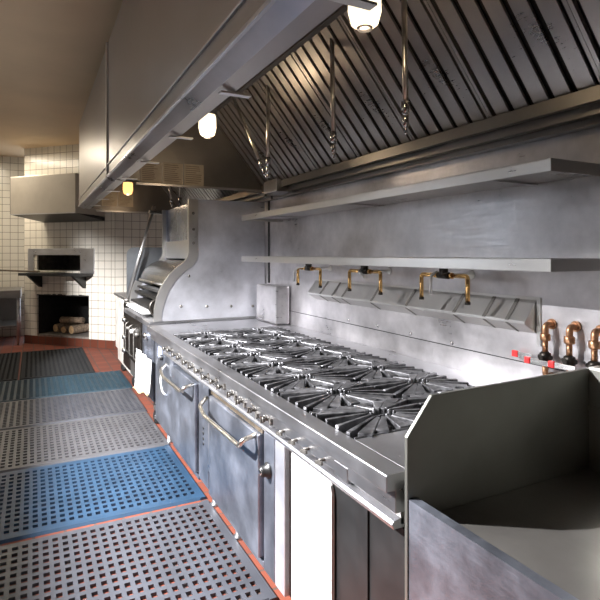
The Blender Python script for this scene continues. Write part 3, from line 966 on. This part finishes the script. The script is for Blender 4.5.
def hood(y0, y1, label, near_open):
    t = thing('exhaust_hood', label, 'hood', (0, 0, 0), 0, 'hoods over the cooking line')
    # outer face with a bead, gutter underneath
    MB().box(HX, HX + .012, y0, y1, 2.088, 3.1).build('front_face', 'hoodout', t)
    MB().box(HX - .008, HX, y0, y1, 2.172, 2.182).box(HX - .012, HX, y0, y1, 2.085, 2.10).build('face_bead', 'steel', t, .002)
    MB().prism([(HX, 2.088), (.555, 2.062), (.555, 2.11), (.548, 2.11), (.548, 2.072), (HX + .012, 2.098)], y0, y1, 'y').build('front_gutter', 'steel', t, .001)
    MB().prism([(.556, 2.078), (.62, 2.062), (.62, 2.12), (.613, 2.12), (.613, 2.075), (.556, 2.088)], y0, y1, 'y').build('inner_gutter', 'hoodout', t, .001)
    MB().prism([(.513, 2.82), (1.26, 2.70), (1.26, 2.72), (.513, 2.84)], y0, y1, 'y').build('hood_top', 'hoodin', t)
    # stepped rear trough, steps falling towards the wall
    steps = [(1.74, 2.088), (1.74, 2.035), (1.80, 2.045), (1.80, 2.005), (1.86, 2.012), (1.86, 1.985), (XW - .001, 1.99), (XW - .001, 2.08), (1.78, 2.09), (1.78, 2.075), (1.752, 2.075), (1.752, 2.088)]
    MB().prism(steps, y0, y1, 'y').build('rear_trough', 'steeldark', t, .0015)
    # filters: baffle panels leaning from the trough up to the front
    n = max(1, round((y1 - y0) / .5))
    fw = (y1 - y0) / n
    P0, P1 = Vector((1.775, 0, 2.085)), Vector((1.27, 0, 2.70))
    d = (P1 - P0)
    nn = Vector((-d.z, 0, d.x)).normalized()
    if nn.z > 0:
        nn = -nn
    f0 = None
    for k in range(n):
        if f0 is None:
            m = MB()
            nb = 5
            for q in range(nb):
                yy = -fw / 2 + .02 + (fw - .04) * (q + .5) / nb
                p, r_ = P0 + nn * .012 + Vector((0, yy, 0)), P1 + nn * .012 + Vector((0, yy, 0))
                m.obox(p, r_, (fw - .04) / nb * .70, .012, up=tuple(nn))
            f0 = m.build('baffle_filter', 'filter', t, loc=(0, y0 + fw / 2, 0))
            e = MB()
            e.obox(P0 + Vector((0, -fw / 2 + .008, 0)) + nn * .016, P1 + Vector((0, -fw / 2 + .008, 0)) + nn * .016, .014, .02, up=tuple(nn))
            e.build('filter_frame', 'filter', f0)
            e = MB()
            e.obox(P0 + Vector((0, fw / 2 - .008, 0)) + nn * .016, P1 + Vector((0, fw / 2 - .008, 0)) + nn * .016, .014, .02, up=tuple(nn))
            e.build('filter_frame', 'filter', f0)
        else:
            copy_tree(f0, t, (0, y0 + fw * (k + .5), 0))
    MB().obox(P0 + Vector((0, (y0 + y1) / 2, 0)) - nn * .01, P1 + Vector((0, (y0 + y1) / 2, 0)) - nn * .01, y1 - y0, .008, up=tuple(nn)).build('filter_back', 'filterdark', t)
    MB().obox((1.30, y0, 2.69), (1.30, y1, 2.69), .06, .05).build('filter_rail', 'steeldark', t)
    # end plate
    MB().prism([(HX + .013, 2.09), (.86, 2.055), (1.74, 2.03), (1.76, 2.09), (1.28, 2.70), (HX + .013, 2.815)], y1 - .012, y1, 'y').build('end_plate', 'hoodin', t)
    MB().box(.70, 1.74, y1 - .03, y1 - .0125, 2.038, 2.055).build('end_lip', 'hoodout', t)
    # clips across the gutter
    yy = y0 + .6
    while yy < y1:
        MB().box(.57, .68, yy, yy + .03, 2.054, 2.060).build('gutter_clip', 'shelf', t)
        yy += .75
    return t


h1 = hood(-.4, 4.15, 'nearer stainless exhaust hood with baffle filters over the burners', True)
h2 = hood(4.195, 6.95, 'farther stainless exhaust hood over the broiler and fryer', False)
MB().box(HX - .014, HX - .0005, 4.145, 4.185, 2.10, 3.1).build('face_seam', 'shelf', h1, .002)
MB().box(1.70, 1.86, 3.72, 3.98, 2.0, 2.10).build('trough_end_box', 'steel', h1, .003)


# vapour-proof hood lamps
def hood_lamp(x, y, z, e, label, jm='jar'):
    t = thing('hood_lamp', label, 'lamp', (x, y, z), 0, 'jar lamps inside the hoods')
    MB().lathe([(.030, -.075), (.047, -.062), (.058, -.02), (.056, .05), (.05, .07), (.04, .072)], (0, 0, 0), (0, 0, 1), 24).build('glass_jar', jm, t)
    MB().lathe([(.0, -.084), (.024, -.083), (.03, -.074), (.02, -.07)], (0, 0, 0), (0, 0, 1), 20).build('jar_cap', 'steel', t)
    MB().lathe([(.06, .066), (.06, .11), (.03, .14), (.018, .15), (.018, .35)], (0, 0, 0), (0, 0, 1), 20).build('lamp_holder', 'steeldark', t)
    l = light('lamp_bulb', 'POINT', (x, y, z - .14), e, (1.0, .74, .48), shadow_soft_size=.05)
    return t


hood_lamp(1.02, 3.33, 2.352, 3, 'glowing glass jar lamp hanging in the nearer hood')
hood_lamp(1.0, 6.45, 2.29, 2, 'small orange-glowing lamp inside the farther hood', 'jarwarm')
hood_lamp(1.02, 1.5, 2.36, 1.5, 'jar lamp in the near end of the hood, above the top edge of the photo')


# fire suppression drops
def drop(p, q, label):
    p, q = Vector(p), Vector(q)
    t = thing('nozzle_pipe', label, 'pipe', p, 0, 'nozzle pipes in the hoods')
    v = q - p
    MB().cyl((0, 0, 0), v * .8, .012, n=10).build('pipe', 'handle', t)
    MB().cyl(v * .78, v * .86, .018, n=6).cyl(v * .86, v * .95, .013, n=10).cyl(v * .95, v, .008, .004, n=8).build('nozzle', 'chrome', t)


drop((1.26, 3.50, 2.62), (1.38, 3.17, 2.0), 'slanting pipe with nozzle, leftmost in the nearer hood')
drop((1.35, 3.09, 2.60), (1.35, 3.09, 1.995), 'vertical pipe with nozzle right of the slanting one')
drop((1.35, 2.28, 2.60), (1.35, 2.26, 1.985), 'vertical pipe with nozzle in the middle of the nearer hood')
drop((1.35, 1.70, 2.60), (1.35, 1.69, 1.99), 'vertical pipe with nozzle farthest right along the filters')
drop((1.36, 5.95, 2.45), (1.40, 5.92, 2.03), 'thin slanting nozzle pipe in the farther hood')
drop((1.36, 5.40, 2.50), (1.36, 5.40, 1.98), 'vertical nozzle pipe in the farther hood above the broiler')


# papers posted on the hood end plates
def notice(x0, x1, z0, z1, y, label, g):
    t = thing('notice_sheet', label, 'paper', (x0, y, z0), 0, g)
    w_, h_ = x1 - x0, z1 - z0
    MB().box(0, w_, -.0015, 0, 0, h_).build('sheet', 'paper', t)
    m = MB()
    for k in range(9):
        z = h_ * (.9 - k * .095)
        m.box(w_ * .08, w_ * random.uniform(.6, .93), -.0022, -.0016, z - .003, z + .002)
    m.build('printed_lines', 'ink', t)


gy = 4.137
notice(.905, 1.065, 2.06, 2.225, gy, 'yellowed printed notice, left of the pair on the hood end plate', 'notices on the nearer hood end')
notice(1.075, 1.235, 2.055, 2.228, gy, 'yellowed printed notice, right of the pair on the hood end plate', 'notices on the nearer hood end')
notice(.735, .895, 2.062, 2.215, gy, 'dim notice near the gutter on the nearer hood end plate', 'notices on the nearer hood end')
notice(.76, .94, 2.11, 2.29, 6.935, 'dim notice at the left on the farther hood end plate', 'notices on the farther hood end')
notice(.96, 1.14, 2.11, 2.29, 6.935, 'dim notice at the right on the farther hood end plate', 'notices on the farther hood end')

# frame of the added clerestory, out of view, its opening trims the key spot
fm = MB()
fm.box(-1.56, -1.52, WY0, WY0 + .04, WZ0, WZ1).box(-1.56, -1.52, WY1 - .04, WY1, WZ0, WZ1)
fm.box(-1.56, -1.52, WY0, WY1, WZ0, WZ0 + .01).box(-1.56, -1.52, WY0, WY1, WZ1 - .004, WZ1)
struct(fm.build('added_window_1', 'white'))
fm = MB()  # added unseen opening that lets sky fill onto the steel wall
fm.box(-1.56, -1.52, VY0, VY0 + .05, VZ0, VZ1).box(-1.56, -1.52, VY1 - .05, VY1, VZ0, VZ1)
fm.box(-1.56, -1.52, VY0, VY1, VZ0, VZ0 + .05).box(-1.56, -1.52, VY0, VY1, VZ1 - .05, VZ1)
fm.box(-1.55, -1.53, (VY0 + VY1) / 2 - .02, (VY0 + VY1) / 2 + .02, VZ0, VZ1)
struct(fm.build('added_window_2', 'white'))
# housings added over the unseen fill lamps
for k, ly in enumerate((2.6, 5.2, 9.3)):
    t = thing('fill_fixture', 'added fill-lamp fixture over the aisle, ' + ['nearest', 'middle', 'farthest'][k] + ' of three above the photo', 'light', (-.75, ly, CZ), 0, 'added fill fixtures over the aisle')
    MB().box(-.16, .16, -.6, .6, -.07, -.001).build('housing', 'white', t, .004)
